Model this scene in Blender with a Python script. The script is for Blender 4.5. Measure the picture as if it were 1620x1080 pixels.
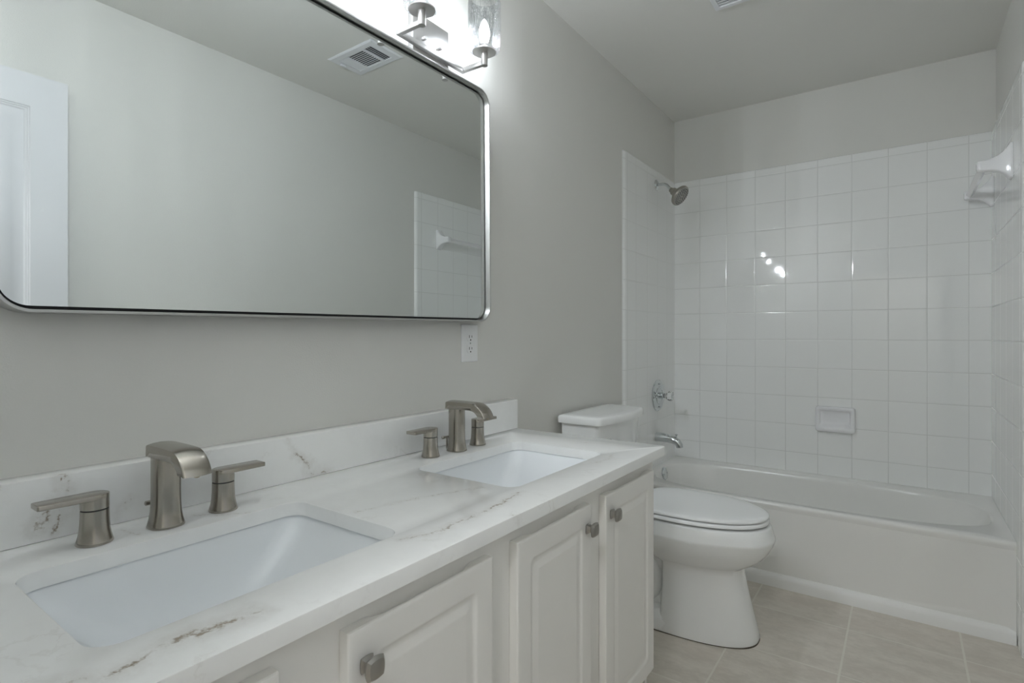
import bpy, bmesh, math, random
from mathutils import Vector, Matrix

# ------------------------------------------------------------------ clear
for o in list(bpy.data.objects):
    bpy.data.objects.remove(o, do_unlink=True)
SC = bpy.context.scene
COL = SC.collection
PI = math.pi

# ------------------------------------------------------------------ camera
CX, CY, CZ, YAW, FPX, PPY = 1.1576, -3.3415, 1.1026, 35.5814, 866.25, 530.8
cam = bpy.data.cameras.new('camera')
cam.sensor_fit = 'HORIZONTAL'
cam.sensor_width = 36.0
cam.lens = FPX / 1620.0 * 36.0
cam.shift_y = -(540.0 - PPY) / 1620.0
cam.clip_start = 0.01
camo = bpy.data.objects.new('camera', cam)
COL.objects.link(camo)
camo.location = (CX, CY, CZ)
camo.rotation_euler = (PI / 2, 0, math.radians(YAW))
SC.camera = camo

# ------------------------------------------------------------------ world, light levels, exposure
W = bpy.data.worlds.new('world')
SC.world = W
W.use_nodes = True
W.node_tree.nodes['Background'].inputs[0].default_value = (0.9, 0.95, 1.0, 1)
W.node_tree.nodes['Background'].inputs[1].default_value = 0.3
BULB_NEAR, BULB_FAR = 26500.0, 3600.0     # emission of the lamp filaments: fixture over the near sink, over the far sink
BULB_GLOW = 16.0         # emission of the frosted bulb body
HALL_FILL_POWER = 38.0      # emission of the unseen hallway lamp added as fill light
SC.view_settings.view_transform = 'Standard'
SC.view_settings.look = 'None'
SC.view_settings.exposure = 0.90
SC.view_settings.gamma = 1.0
SC.view_settings.use_curve_mapping = False
SC.cycles.use_denoising = True
SC.cycles.use_adaptive_sampling = True
SC.cycles.adaptive_threshold = 0.025
SC.cycles.max_bounces = 16
SC.cycles.diffuse_bounces = 10
SC.cycles.glossy_bounces = 6
SC.cycles.transparent_max_bounces = 24
SC.cycles.caustics_reflective = False
SC.cycles.caustics_refractive = False
SC.cycles.sample_clamp_indirect = 4.0

# ------------------------------------------------------------------ main dimensions (metres)
RW, RH = 1.5030, 2.4238      # room width (x), ceiling height
YB = 0.007                   # painted back wall
RF = 1.4864                  # face of the tiles on the right wall
YF = -3.365                  # inner face of the front wall (with the doorway)
T = 0.009                    # tile face distance from x = 0 and y = 0
TILE_X0, TILE_P, TILE_PV = 0.161, 0.1556, 0.1536
TILE_TOP, TILE_Z0 = 2.045, 2.0023
RIM = 0.3634                 # bathtub rim height
SLAB = 0.026                  # countertop thickness
ZC, ZBS = 0.7759, 0.8772     # countertop, top of backsplash
Y_END = -1.755               # right end of the countertop
XF = 0.5842                  # front edge of the countertop

# ------------------------------------------------------------------ node helpers
class NT:
    def __init__(s, name):
        m = bpy.data.materials.new(name)
        m.use_nodes = True
        s.m = m; s.t = m.node_tree; s.n = s.t.nodes; s.l = s.t.links
        s.bsdf = s.n['Principled BSDF']; s.out = s.n['Material Output']
        s._co = None
    def add(s, typ, **kw):
        n = s.n.new(typ)
        for k, v in kw.items(): setattr(n, k, v)
        return n
    def link(s, a, b): s.l.new(a, b)
    def setin(s, sock, v):
        if isinstance(v, bpy.types.NodeSocket): s.l.new(v, sock)
        else: sock.default_value = v
    @property
    def co(s):
        if s._co is None: s._co = s.add('ShaderNodeTexCoord').outputs['Object']
        return s._co
    def math(s, op, a, b=None, c=None, clamp=False):
        n = s.add('ShaderNodeMath', operation=op); n.use_clamp = clamp
        s.setin(n.inputs[0], a)
        if b is not None: s.setin(n.inputs[1], b)
        if c is not None: s.setin(n.inputs[2], c)
        return n.outputs[0]
    def vm(s, op, a, b=None, out=0):
        n = s.add('ShaderNodeVectorMath', operation=op)
        s.setin(n.inputs[0], a)
        if b is not None: s.setin(n.inputs[1], b)
        return n.outputs[out]
    def scale(s, a, f):
        n = s.add('ShaderNodeVectorMath', operation='SCALE')
        s.setin(n.inputs[0], a); s.setin(n.inputs['Scale'], f)
        return n.outputs[0]
    def sep(s, v):
        n = s.add('ShaderNodeSeparateXYZ'); s.setin(n.inputs[0], v)
        return n.outputs
    def noise(s, v, scale, detail=3.0, rough=0.5, out='Fac'):
        n = s.add('ShaderNodeTexNoise')
        s.setin(n.inputs['Vector'], v); n.inputs['Scale'].default_value = scale
        n.inputs['Detail'].default_value = detail; n.inputs['Roughness'].default_value = rough
        return n.outputs[out]
    def ramp(s, v, lo, hi, a=0.0, b=1.0):
        n = s.add('ShaderNodeMapRange'); n.interpolation_type = 'SMOOTHSTEP'
        s.setin(n.inputs['Value'], v)
        n.inputs['From Min'].default_value = lo; n.inputs['From Max'].default_value = hi
        n.inputs['To Min'].default_value = a; n.inputs['To Max'].default_value = b
        return n.outputs[0]
    def mix(s, f, a, b):
        n = s.add('ShaderNodeMix', data_type='RGBA')
        s.setin(n.inputs['Factor'], f)
        for sock, v in ((n.inputs[6], a), (n.inputs[7], b)):
            s.setin(sock, v if isinstance(v, bpy.types.NodeSocket) else (*v, 1))
        return n.outputs[2]
    def bump(s, h, strength, dist=0.001):
        n = s.add('ShaderNodeBump')
        n.inputs['Strength'].default_value = strength; n.inputs['Distance'].default_value = dist
        s.setin(n.inputs['Height'], h)
        s.link(n.outputs[0], s.bsdf.inputs['Normal'])
    def base(s, c, rough=0.5, metal=0.0, spec=0.5, coat=0.0):
        b = s.bsdf
        s.setin(b.inputs['Base Color'], c if isinstance(c, bpy.types.NodeSocket) else (*c, 1))
        s.setin(b.inputs['Roughness'], rough); s.setin(b.inputs['Metallic'], metal)
        b.inputs['Specular IOR Level'].default_value = spec
        b.inputs['Coat Weight'].default_value = coat

def mat(name, c, rough=0.5, metal=0.0, spec=0.5, coat=0.0, bump=None):
    n = NT(name); n.base(c, rough, metal, spec, coat)
    if bump: n.bump(n.noise(n.co, bump[0], 3), bump[1], bump[2])
    return n.m

# ------------------------------------------------------------------ materials
M = {}
M['wall'] = mat('wall paint', (0.70, 0.695, 0.668), 0.55, spec=0.3, bump=(260, 0.25, 0.0012))
M['ceiling'] = mat('ceiling paint', (0.75, 0.745, 0.718), 0.8, spec=0.2, bump=(200, 0.3, 0.0012))
M['cabinet'] = mat('white cabinet paint', (0.80, 0.79, 0.765), 0.35, spec=0.4, bump=(30, 0.05, 0.001))
M['trim'] = mat('white trim paint', (0.84, 0.84, 0.83), 0.35, spec=0.4)
M['door'] = mat('white door paint', (0.67, 0.675, 0.695), 0.42, spec=0.4)
M['porcelain'] = mat('white porcelain', (0.84, 0.85, 0.85), 0.07, spec=0.55)
M['sink'] = mat('sink porcelain', (0.82, 0.845, 0.87), 0.12, spec=0.5)
M['tub'] = mat('tub enamel', (0.80, 0.795, 0.775), 0.16, spec=0.5)
M['seat'] = mat('seat plastic', (0.84, 0.85, 0.855), 0.18, spec=0.5)
M['ceramic'] = mat('white ceramic', (0.84, 0.84, 0.86), 0.1, spec=0.5)
M['plastic'] = mat('white plastic', (0.84, 0.845, 0.85), 0.3)
M['slot'] = mat('dark slot', (0.03, 0.03, 0.032), 0.6)
M['chrome'] = mat('chrome', (0.66, 0.69, 0.70), 0.07, 1.0)
M['caulk'] = mat('grey caulk', (0.5, 0.5, 0.48), 0.6)
M['vent'] = mat('vent enamel', (0.78, 0.79, 0.82), 0.4)
M['vent_dark'] = mat('duct', (0.05, 0.06, 0.07), 0.7)
M['nozzle'] = mat('nozzle rubber', (0.09, 0.09, 0.085), 0.6)
M['mirror_glass'] = mat('mirror glass', (0.815, 0.848, 0.84), 0.0, 1.0)
M['brass'] = mat('aerator', (0.45, 0.38, 0.25), 0.35, 1.0)

def brushed(name, c, rough, along):
    n = NT(name)
    sc = {'z': (40, 40, 1.2), 'y': (40, 1.2, 40), 'x': (1.2, 40, 40)}[along]
    v = n.vm('MULTIPLY', n.co, sc)
    f = n.noise(v, 20, 3, 0.5)
    b = n.noise(n.co, 22, 2)
    r = n.math('ADD', n.math('MULTIPLY', f, 0.05), n.math('MULTIPLY', b, 0.05))
    r = n.math('ADD', r, rough - 0.05)
    n.base(n.mix(b, tuple(k * 0.93 for k in c), c), r, 1.0)
    n.bsdf.inputs['Anisotropic'].default_value = 0.35
    n.bump(f, 0.012, 0.0003)
    return n.m
M['nickel'] = brushed('brushed nickel', (0.42, 0.392, 0.348), 0.22, 'z')
M['nickel_light'] = brushed('brushed nickel light fitting', (0.60, 0.59, 0.585), 0.3, 'y')
M['frame'] = brushed('mirror frame metal', (0.54, 0.54, 0.53), 0.3, 'z')
M['knob'] = brushed('satin nickel knob', (0.40, 0.385, 0.36), 0.3, 'z')
M['shower_nickel'] = brushed('shower nickel', (0.42, 0.40, 0.355), 0.3, 'x')

def tile_mat(name, ax, x0, p, edge=None):
    """square glazed tiles laid in a grid; ax = horizontal axis of the wall, edge = extra grout line of the bullnose strip"""
    n = NT(name)
    s = n.sep(n.co)
    h = s[ax]; z = s[2]
    def dist(v, v0, pitch):
        q = n.math('DIVIDE', n.math('SUBTRACT', v, v0), pitch)
        q = n.math('SUBTRACT', q, n.math('FLOOR', n.math('ADD', q, 0.5)))
        return n.math('MULTIPLY', n.math('ABSOLUTE', q), pitch)
    d = n.math('MINIMUM', dist(h, x0, p), dist(z, TILE_Z0, TILE_PV))
    if edge is not None:
        d = n.math('MINIMUM', d, n.math('ABSOLUTE', n.math('SUBTRACT', h, edge)))
    g = n.ramp(d, 0.0010, 0.0019)
    ij = n.add('ShaderNodeCombineXYZ')
    n.setin(ij.inputs[0], n.math('FLOOR', n.math('DIVIDE', n.math('SUBTRACT', h, x0), p)))
    n.setin(ij.inputs[1], n.math('FLOOR', n.math('DIVIDE', n.math('SUBTRACT', z, TILE_Z0), TILE_PV)))
    wn = n.add('ShaderNodeTexWhiteNoise', noise_dimensions='2D'); n.setin(wn.inputs['Vector'], ij.outputs[0])
    c = n.mix(wn.outputs['Value'], (0.862, 0.868, 0.862), (0.872, 0.878, 0.874))
    n.base(n.mix(g, (0.665, 0.67, 0.66), c), n.math('MULTIPLY_ADD', g, -0.51, 0.55), spec=0.5)
    wav = n.noise(n.co, 9, 2)
    hgt = n.math('ADD', n.ramp(d, 0.0, 0.006), n.math('MULTIPLY', wav, 0.35))
    n.bump(hgt, 0.40, 0.0012)
    return n.m
M['tile_back'] = tile_mat('white wall tile back', 0, TILE_X0, TILE_P)
M['tile_left'] = tile_mat('white wall tile left', 1, -0.14, TILE_P, edge=-0.767 + 0.05)
M['tile_right'] = tile_mat('white wall tile right', 1, -0.14, TILE_P, edge=-0.813 + 0.052)

def floor_mat():
    n = NT('beige floor tile')
    s = n.sep(n.co)
    def dist(v, v0, pitch):
        q = n.math('DIVIDE', n.math('SUBTRACT', v, v0), pitch)
        q = n.math('SUBTRACT', q, n.math('FLOOR', n.math('ADD', q, 0.5)))
        return n.math('MULTIPLY', n.math('ABSOLUTE', q), pitch)
    d1 = dist(s[0], 0.647, 0.34); d2 = dist(s[1], -0.935, 0.34)
    g = n.math('MINIMUM', n.ramp(d1, 0.0028, 0.0040), n.ramp(d2, 0.0018, 0.0030))
    ij = n.add('ShaderNodeCombineXYZ')
    n.setin(ij.inputs[0], n.math('FLOOR', n.math('DIVIDE', n.math('SUBTRACT', s[0], 0.647), 0.34)))
    n.setin(ij.inputs[1], n.math('FLOOR', n.math('DIVIDE', n.math('SUBTRACT', s[1], -0.935), 0.34)))
    wn = n.add('ShaderNodeTexWhiteNoise', noise_dimensions='2D'); n.setin(wn.inputs['Vector'], ij.outputs[0])
    off = n.scale(wn.outputs['Color'], 7.0)
    v = n.vm('ADD', n.vm('MULTIPLY', n.co, (1.0, 2.2, 1.0)), off)
    a = n.noise(v, 7, 5, 0.65); b = n.noise(v, 34, 4, 0.7)
    f = n.ramp(n.math('ADD', n.math('MULTIPLY', a, 0.6), n.math('MULTIPLY', b, 0.4)), 0.36, 0.64)
    c = n.mix(f, (0.57, 0.528, 0.47), (0.68, 0.638, 0.575))
    c = n.mix(n.ramp(n.noise(v, 3, 2), 0.45, 0.7, 0, 0.35), c, (0.625, 0.56, 0.50))
    n.base(n.mix(g, (0.72, 0.695, 0.625), c), 0.42, spec=0.35)
    n.bump(n.math('ADD', n.math('MULTIPLY', g, 1.0), n.math('MULTIPLY', b, 0.25)), 0.35, 0.0015)
    return n.m
M['floor'] = floor_mat()

def quartz(name, segs, origin):
    """white stone with thin broken brown-grey veins along given runs (p, q, width, strength)"""
    n = NT(name)
    P = n.vm('ADD', n.co, origin)
    w1 = n.scale(n.vm('SUBTRACT', n.noise(P, 17, 4, 0.6, 'Color'), (0.5, 0.5, 0.5)), 0.055)
    w2 = n.scale(n.vm('SUBTRACT', n.noise(P, 120, 5, 0.7, 'Color'), (0.5, 0.5, 0.5)), 0.020)
    Q = n.vm('ADD', n.vm('ADD', P, w1), w2)
    tot = None
    for p, q, wd, st in segs:
        p = Vector(p); q = Vector(q); ba = q - p
        pa = n.vm('SUBTRACT', Q, tuple(p))
        hh = n.math('DIVIDE', n.vm('DOT_PRODUCT', pa, tuple(ba), out='Value'), ba.dot(ba), clamp=True)
        ln = n.add('ShaderNodeVectorMath', operation='SCALE'); ln.inputs[0].default_value = tuple(ba); n.setin(ln.inputs['Scale'], hh)
        d = n.vm('LENGTH', n.vm('SUBTRACT', pa, ln.outputs[0]), out='Value')
        core = n.ramp(d, 0.0, wd * 0.8, st, 0.0)
        halo = n.ramp(d, 0.0, wd * 4.0, st * 0.22, 0.0)
        k = n.math('ADD', core, halo)
        tot = k if tot is None else n.math('MAXIMUM', tot, k)
    br = n.ramp(n.noise(P, 48, 4, 0.7), 0.30, 0.56, 0.3, 1.0)
    tot = n.math('MULTIPLY', tot, br)
    faint = n.math('ABSOLUTE', n.math('SUBTRACT', n.noise(Q, 6, 3, 0.6), 0.5))
    faint = n.math('MULTIPLY', n.ramp(faint, 0.0, 0.012, 0.13, 0.0), n.ramp(n.noise(P, 9, 3), 0.5, 0.68))
    tot = n.math('ADD', tot, faint, clamp=True)
    cloud = n.ramp(n.noise(P, 11, 5, 0.6), 0.4, 0.75)
    c = n.mix(cloud, (0.885, 0.89, 0.885), (0.85, 0.852, 0.848))
    n.base(n.mix(tot, c, (0.35, 0.30, 0.245)), 0.11, spec=0.5)
    return n.m

def runs(pts, wd, st):
    return [(a, b, wd, st) for a, b in zip(pts[:-1], pts[1:])]

def glass_mat():
    n = NT('crackle glass')
    v = n.vm('MULTIPLY', n.co, (1, 1, 0.62))
    v = n.vm('ADD', v, n.scale(n.noise(v, 60, 3, 0.6, 'Color'), 0.010))
    vo = n.add('ShaderNodeTexVoronoi', feature='DISTANCE_TO_EDGE'); vo.inputs['Scale'].default_value = 150
    n.setin(vo.inputs['Vector'], v)
    vo2 = n.add('ShaderNodeTexVoronoi', feature='DISTANCE_TO_EDGE'); vo2.inputs['Scale'].default_value = 260
    n.setin(vo2.inputs['Vector'], v)
    crack = n.math('MAXIMUM', n.ramp(vo.outputs['Distance'], 0.0, 0.09, 1, 0), n.ramp(vo2.outputs['Distance'], 0.0, 0.10, 0.7, 0))
    patch = n.ramp(n.noise(n.co, 30, 3), 0.32, 0.52)
    crack = n.math('MULTIPLY', crack, patch)
    wavy = n.ramp(n.noise(n.vm('MULTIPLY', n.co, (1, 1, 0.10)), 260, 3, 0.6), 0.40, 0.60, 0.0, 0.55)
    lw = n.add('ShaderNodeLayerWeight'); lw.inputs['Blend'].default_value = 0.32
    tr = n.add('ShaderNodeBsdfTransparent'); n.setin(tr.inputs[0], n.mix(n.math('MAXIMUM', crack, wavy), (0.97, 0.98, 0.985), (0.46, 0.48, 0.49)))
    gl = n.add('ShaderNodeBsdfGlossy'); gl.inputs['Roughness'].default_value = 0.06
    bp = n.add('ShaderNodeBump'); bp.inputs['Strength'].default_value = 0.9; bp.inputs['Distance'].default_value = 0.002
    n.setin(bp.inputs['Height'], crack); n.link(bp.outputs[0], gl.inputs['Normal'])
    mx = n.add('ShaderNodeMixShader')
    fac = n.math('ADD', n.math('MULTIPLY', lw.outputs['Fresnel'], 0.75), n.math('MULTIPLY', crack, 0.16), clamp=True)
    n.setin(mx.inputs[0], fac); n.link(tr.outputs[0], mx.inputs[1]); n.link(gl.outputs[0], mx.inputs[2])
    n.link(mx.outputs[0], n.out.inputs[0])
    n.n.remove(n.bsdf)
    return n.m
M['crackle'] = glass_mat()

def emis(name, c, st, clear=0.0):
    n = NT(name)
    e = n.add('ShaderNodeEmission'); e.inputs[0].default_value = (*c, 1); e.inputs[1].default_value = st
    if clear:
        t = n.add('ShaderNodeBsdfTransparent'); a = n.add('ShaderNodeMixShader'); a.inputs[0].default_value = clear
        n.link(e.outputs[0], a.inputs[1]); n.link(t.outputs[0], a.inputs[2]); n.link(a.outputs[0], n.out.inputs[0])
    else:
        n.link(e.outputs[0], n.out.inputs[0])
    n.n.remove(n.bsdf)
    return n.m
M['filament_near'] = emis('lamp filament near', (0.90, 0.95, 1.0), BULB_NEAR)
M['filament_far'] = emis('lamp filament far', (0.90, 0.95, 1.0), BULB_FAR)
M['bulb'] = emis('lamp bulb', (0.93, 0.96, 1.0), BULB_GLOW, 0.8)
M['hall_fill'] = emis('hall fill diffuser', (0.97, 0.985, 1.0), HALL_FILL_POWER)

def acrylic():
    n = NT('clear acrylic'); n.base((0.97, 0.98, 0.98), 0.04)
    n.bsdf.inputs['Transmission Weight'].default_value = 0.9; n.bsdf.inputs['IOR'].default_value = 1.49
    return n.m
M['acrylic'] = acrylic()

# ------------------------------------------------------------------ mesh helpers
class MB:
    def __init__(s): s.b = bmesh.new()
    def box(s, x0, x1, y0, y1, z0, z1, bev=0.0, seg=2):
        vs = [s.b.verts.new((x, y, z)) for x in (x0, x1) for y in (y0, y1) for z in (z0, z1)]
        fs = [(0, 1, 3, 2), (4, 6, 7, 5), (0, 4, 5, 1), (2, 3, 7, 6), (0, 2, 6, 4), (1, 5, 7, 3)]
        faces = [s.b.faces.new([vs[i] for i in f]) for f in fs]
        if bev:
            es = {e for f in faces for e in f.edges}
            bmesh.ops.bevel(s.b, geom=list(es), offset=bev, segments=seg, affect='EDGES', profile=0.5)
        return s
    def loft(s, rings, cap0=True, cap1=True, closed=True):
        vr = [[s.b.verts.new(p) for p in r] for r in rings]
        n = len(vr[0])
        for a, b in zip(vr[:-1], vr[1:]):
            for i in range(n if closed else n - 1):
                j = (i + 1) % n
                s.b.faces.new((a[i], a[j], b[j], b[i]))
        if cap0: s.b.faces.new(list(reversed(vr[0])))
        if cap1: s.b.faces.new(vr[-1])
        return s
    def lathe(s, prof, origin=(0, 0, 0), axis=(0, 0, 1), n=32, cap0=True, cap1=True):
        """prof: list of (radius, height along axis)"""
        q = Vector((0, 0, 1)).rotation_difference(Vector(axis).normalized()).to_matrix()
        o = Vector(origin)
        rings = [[tuple(o + q @ Vector((r * math.cos(2 * PI * i / n), r * math.sin(2 * PI * i / n), h))) for i in range(n)] for r, h in prof]
        return s.loft(rings, cap0, cap1)
    def tube(s, pts, r, n=14, caps=True):
        pts = [Vector(p) for p in pts]
        rs = r if isinstance(r, (list, tuple)) else [r] * len(pts)
        up = None; rings = []
        for i, p in enumerate(pts):
            t = (pts[min(i + 1, len(pts) - 1)] - pts[max(i - 1, 0)]).normalized()
            if up is None: up = t.orthogonal().normalized()
            up = (up - t * up.dot(t)).normalized()
            sd = t.cross(up)
            rings.append([tuple(p + (up * math.cos(2 * PI * k / n) + sd * math.sin(2 * PI * k / n)) * rs[i]) for k in range(n)])
        return s.loft(rings, caps, caps)
    def prism(s, poly, f0, f1):
        """poly: 2D points; f0/f1 map (u, v) to 3D for each end"""
        return s.loft([[f0(u, v) for u, v in poly], [f1(u, v) for u, v in poly]])

def finish(b, angle=35, weld=True):
    if weld: bmesh.ops.remove_doubles(b, verts=b.verts, dist=1e-6)
    bmesh.ops.recalc_face_normals(b, faces=b.faces)

def wloc(o):
    v = Vector((0, 0, 0))
    while o is not None:
        v += o.location; o = o.parent
    return v

def obj(name, mb, m, parent=None, loc=None, smooth=True, angle=35, sub=0, label=None):
    b = mb.b if isinstance(mb, MB) else mb
    finish(b)
    off = wloc(parent) + (Vector(loc) if loc else Vector((0, 0, 0)))
    if off.length: bmesh.ops.translate(b, verts=b.verts, vec=-off)
    me = bpy.data.meshes.new(name)
    b.to_mesh(me); b.free()
    me.materials.append(m if not isinstance(m, str) else M[m])
    if smooth:
        for p in me.polygons: p.use_smooth = True
        me.set_sharp_from_angle(angle=math.radians(angle))
    o = bpy.data.objects.new(name, me)
    COL.objects.link(o)
    if parent is not None: o.parent = parent
    if loc: o.location = loc
    if sub:
        sm = o.modifiers.new('sub', 'SUBSURF'); sm.levels = sub; sm.render_levels = sub
    if label: o['label'] = label
    return o

def tag(o, label, cat, group=None):
    o['label'] = label; o['category'] = cat
    if group: o['group'] = group
    return o

def thing(name, loc, label, cat, group=None):
    o = bpy.data.objects.new(name, None); COL.objects.link(o)
    o.location = loc; o.empty_display_size = 0.05
    return tag(o, label, cat, group)

def struct(name, mb, m, parent=None, smooth=False, label=None):
    o = obj(name, mb, m, parent, smooth=smooth)
    if parent is None: o['kind'] = 'structure'
    if label: o['label'] = label
    return o

def copy_tree(o, parent=None):
    c = o.copy(); COL.objects.link(c)
    if parent is not None: c.parent = parent
    for ch in list(o.children): copy_tree(ch, c)
    return c

def rrect(y0, y1, z0, z1, r, n=8):
    """rounded rectangle, counter-clockwise in (u, v)"""
    pts = []
    for cu, cv, a0 in ((y1 - r, z1 - r, 0), (y0 + r, z1 - r, 90), (y0 + r, z0 + r, 180), (y1 - r, z0 + r, 270)):
        for k in range(n + 1):
            a = math.radians(a0 + 90 * k / n)
            pts.append((cu + r * math.cos(a), cv + r * math.sin(a)))
    return pts

# ================================================================== THE ROOM
YH = -4.75     # far end of the hallway
struct('floor', MB().box(-0.1, RW + 0.1, YH - 0.1, 0.1, -0.06, 0.0), 'floor')
struct('ceiling', MB().box(-0.1, RW + 0.1, YH - 0.1, 0.1, RH, RH + 0.06), 'ceiling')
struct('wall_left', MB().box(-0.1, 0.0, YH - 0.1, 0.1, 0.0, RH), 'wall')
struct('wall_right', MB().box(RW, RW + 0.1, YH - 0.1, 0.1, 0.0, RH), 'wall')
struct('wall_back', MB().box(0.0, RW, YB, 0.1, 0.0, RH), 'wall')
DX0, DX1, DH = 0.735, 1.462, 2.045
struct('wall_front', MB().box(0.0, DX0, YF - 0.11, YF, 0.0, RH).box(DX0, RW, YF - 0.11, YF, DH, RH).box(DX1, RW, YF - 0.11, YF, 0.0, DH), 'wall')
struct('wall_hall', MB().box(0.0, RW, YH - 0.1, YH, 0.0, RH), 'wall')

# tile surround around the tub, with a rounded bullnose strip along each free edge
def tile_panel_side(sign, y_edge, name, m, th, bw):
    """side panels: flat tile from the back corner to the rounded front edge; profile in (depth, y), extruded in z"""
    xw = 0.0 if sign > 0 else RW
    prof = [(0.0, YB), (th, YB), (th, y_edge + bw)]
    for k in range(1, 11):
        q = k / 10.5
        prof.append((th * (1 - q ** 3), y_edge + bw * (1 - q)))
    prof.append((0.0, y_edge))
    rings = []
    for z, ins in ((0.0, 0), (TILE_TOP - 0.012, 0), (TILE_TOP - 0.006, 0.0008), (TILE_TOP - 0.002, 0.003), (TILE_TOP, 0.0075)):
        rings.append([(xw + sign * max(d - ins, 0.0) if d > 0 else xw, y if y > y_edge + 0.02 else y + ins, z) for d, y in prof])
    return struct(name, MB().loft(rings), m, smooth=True)
tile_panel_side(1, -0.767, 'trim_1', M['tile_left'], T, 0.040)
tile_panel_side(-1, -0.813, 'trim_2', M['tile_right'], RW - RF, 0.022)
mb = MB()
zz = [(0.30, T), (TILE_TOP - 0.012, T), (TILE_TOP - 0.006, T - 0.0008), (TILE_TOP - 0.002, T - 0.003), (TILE_TOP, 0.0015)]
mb.loft([[(T - 0.0002, YB, z), (T - 0.0002, -d, z), (RF + 0.0002, -d, z), (RF + 0.0002, YB, z)] for z, d in zz])
struct('trim_3', mb, M['tile_back'], smooth=True)

# baseboards
def baseboard(name, pts0, pts1, nrm):
    prof = [(0.0, 0.0), (0.012, 0.0), (0.012, 0.060), (0.009, 0.072), (0.006, 0.080), (0.0, 0.083)]
    f = lambda p: (lambda d, z: (p[0] + nrm[0] * d, p[1] + nrm[1] * d, z))
    struct(name, MB().prism(prof, f(pts0), f(pts1)), 'trim', smooth=True)
baseboard('baseboard_right', (RW, YF), (RW, -0.815), (-1, 0))
baseboard('baseboard_left', (0.0, -1.80), (0.0, -0.769), (1, 0))
# strip along the foot of the tub, with a rounded top and a clipped right end
mb = MB()
prof = [(0.0, 0.0), (0.021, 0.0), (0.021, 0.034), (0.018, 0.045), (0.012, 0.053), (0.004, 0.057), (0.0, 0.057)]
rings = []
for x, k in ((T + 0.0005, 1.0), (RF - 0.030, 1.0), (RF - 0.0025, 0.80)):
    rings.append([(x, -0.6965 - d, z * k if z > 0.04 else z) for d, z in prof])
struct('trim_4', mb.loft(rings), 'trim', smooth=True)
# door casing and jamb around the doorway behind the camera
mb = MB()
mb.box(DX0 - 0.060, DX0, YF, YF + 0.014, 0.0, DH + 0.06, 0.003).box(DX0, DX1, YF, YF + 0.014, DH, DH + 0.06, 0.003)
struct('trim_5', mb, 'trim', smooth=True)
mb = MB().box(DX0, DX0 + 0.015, YF - 0.11, YF, 0.0, DH).box(DX0 + 0.015, DX1, YF - 0.11, YF, DH - 0.015, DH)
struct('trim_6', mb, 'trim')

# door standing open against the right wall (seen in the mirror)
def door_leaf():
    x0, x1 = 1.425, 1.460
    y0, y1, z0, z1 = -3.355, -2.650, 0.012, 2.030
    mb = MB(); b = mb.b
    st = 0.107
    mid = 0.085
    wy = (y1 - y0 - 2 * st - mid) / 2
    panels = [(ya, ya + wy, za, zb) for ya in (y0 + st, y0 + st + wy + mid) for za, zb in ((0.24, 0.86), (1.00, z1 - 0.115))]
    ys = sorted({y0, y1, *[p[0] for p in panels], *[p[1] for p in panels]})
    zs = sorted({z0, z1, *[p[2] for p in panels], *[p[3] for p in panels]})
    for a, c in zip(ys[:-1], ys[1:]):
        for d, e in zip(zs[:-1], zs[1:]):
            if (a, c, d, e) in panels: continue
            b.faces.new([b.verts.new((x0, y, z)) for y, z in ((a, d), (a, e), (c, e), (c, d))])
    for ya, yb, za, zb in panels:
        rings = []
        for ins, dep in ((0, 0), (0.003, 0.003), (0.006, 0.003), (0.009, 0.006), (0.012, 0.006), (0.017, 0.010), (0.026, 0.010), (0.046, 0.004), (0.0475, 0.003)):
            rings.append([(x0 + dep, y, z) for y, z in ((ya + ins, za + ins), (ya + ins, zb - ins), (yb - ins, zb - ins), (yb - ins, za + ins))])
        mb.loft(rings, cap0=False)
    o = [[b.verts.new((x, y, z)) for y, z in ((y0, z0), (y0, z1), (y1, z1), (y1, z0))] for x in (x0, x1)]
    for i in range(4):
        j = (i + 1) % 4
        b.faces.new((o[0][i], o[0][j], o[1][j], o[1][i]))
    b.faces.new(o[1])
    d = struct('door_1', mb, 'door', smooth=True, label='white panelled door standing open, seen at the left of the mirror')
    for zc in (0.22, 1.05, 1.82):
        hb = MB().lathe([(0.006, -0.045), (0.006, 0.045)], (1.4665, -3.350, zc), n=12)
        obj('hinge', hb, 'chrome', d)
    kb = MB().lathe([(0.032, 0.0), (0.032, 0.004), (0.026, 0.009), (0.011, 0.012), (0.011, 0.030), (0.021, 0.036), (0.027, 0.048), (0.024, 0.058), (0.012, 0.063)],
                    (x0, y1 - 0.06, 0.94), (-1, 0, 0), 28)
    obj('handle', kb, 'nickel', d)
door_leaf()

# added fill lamp, unseen behind the camera, brightens the room through the doorway
hl = thing('hall_fill_lamp', (1.05, -4.1, RH), 'unseen round fill lamp added on the hallway ceiling behind the doorway', 'lamp')
obj('base_ring', MB().lathe([(0.155, 0.0), (0.155, 0.03), (0.145, 0.035)], (1.05, -4.1, RH), (0, 0, -1), 40), 'trim', hl)
obj('diffuser', MB().lathe([(0.145, 0.033), (0.13, 0.06), (0.09, 0.078), (0.02, 0.085)], (1.05, -4.1, RH), (0, 0, -1), 40), 'hall_fill', hl)

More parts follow.
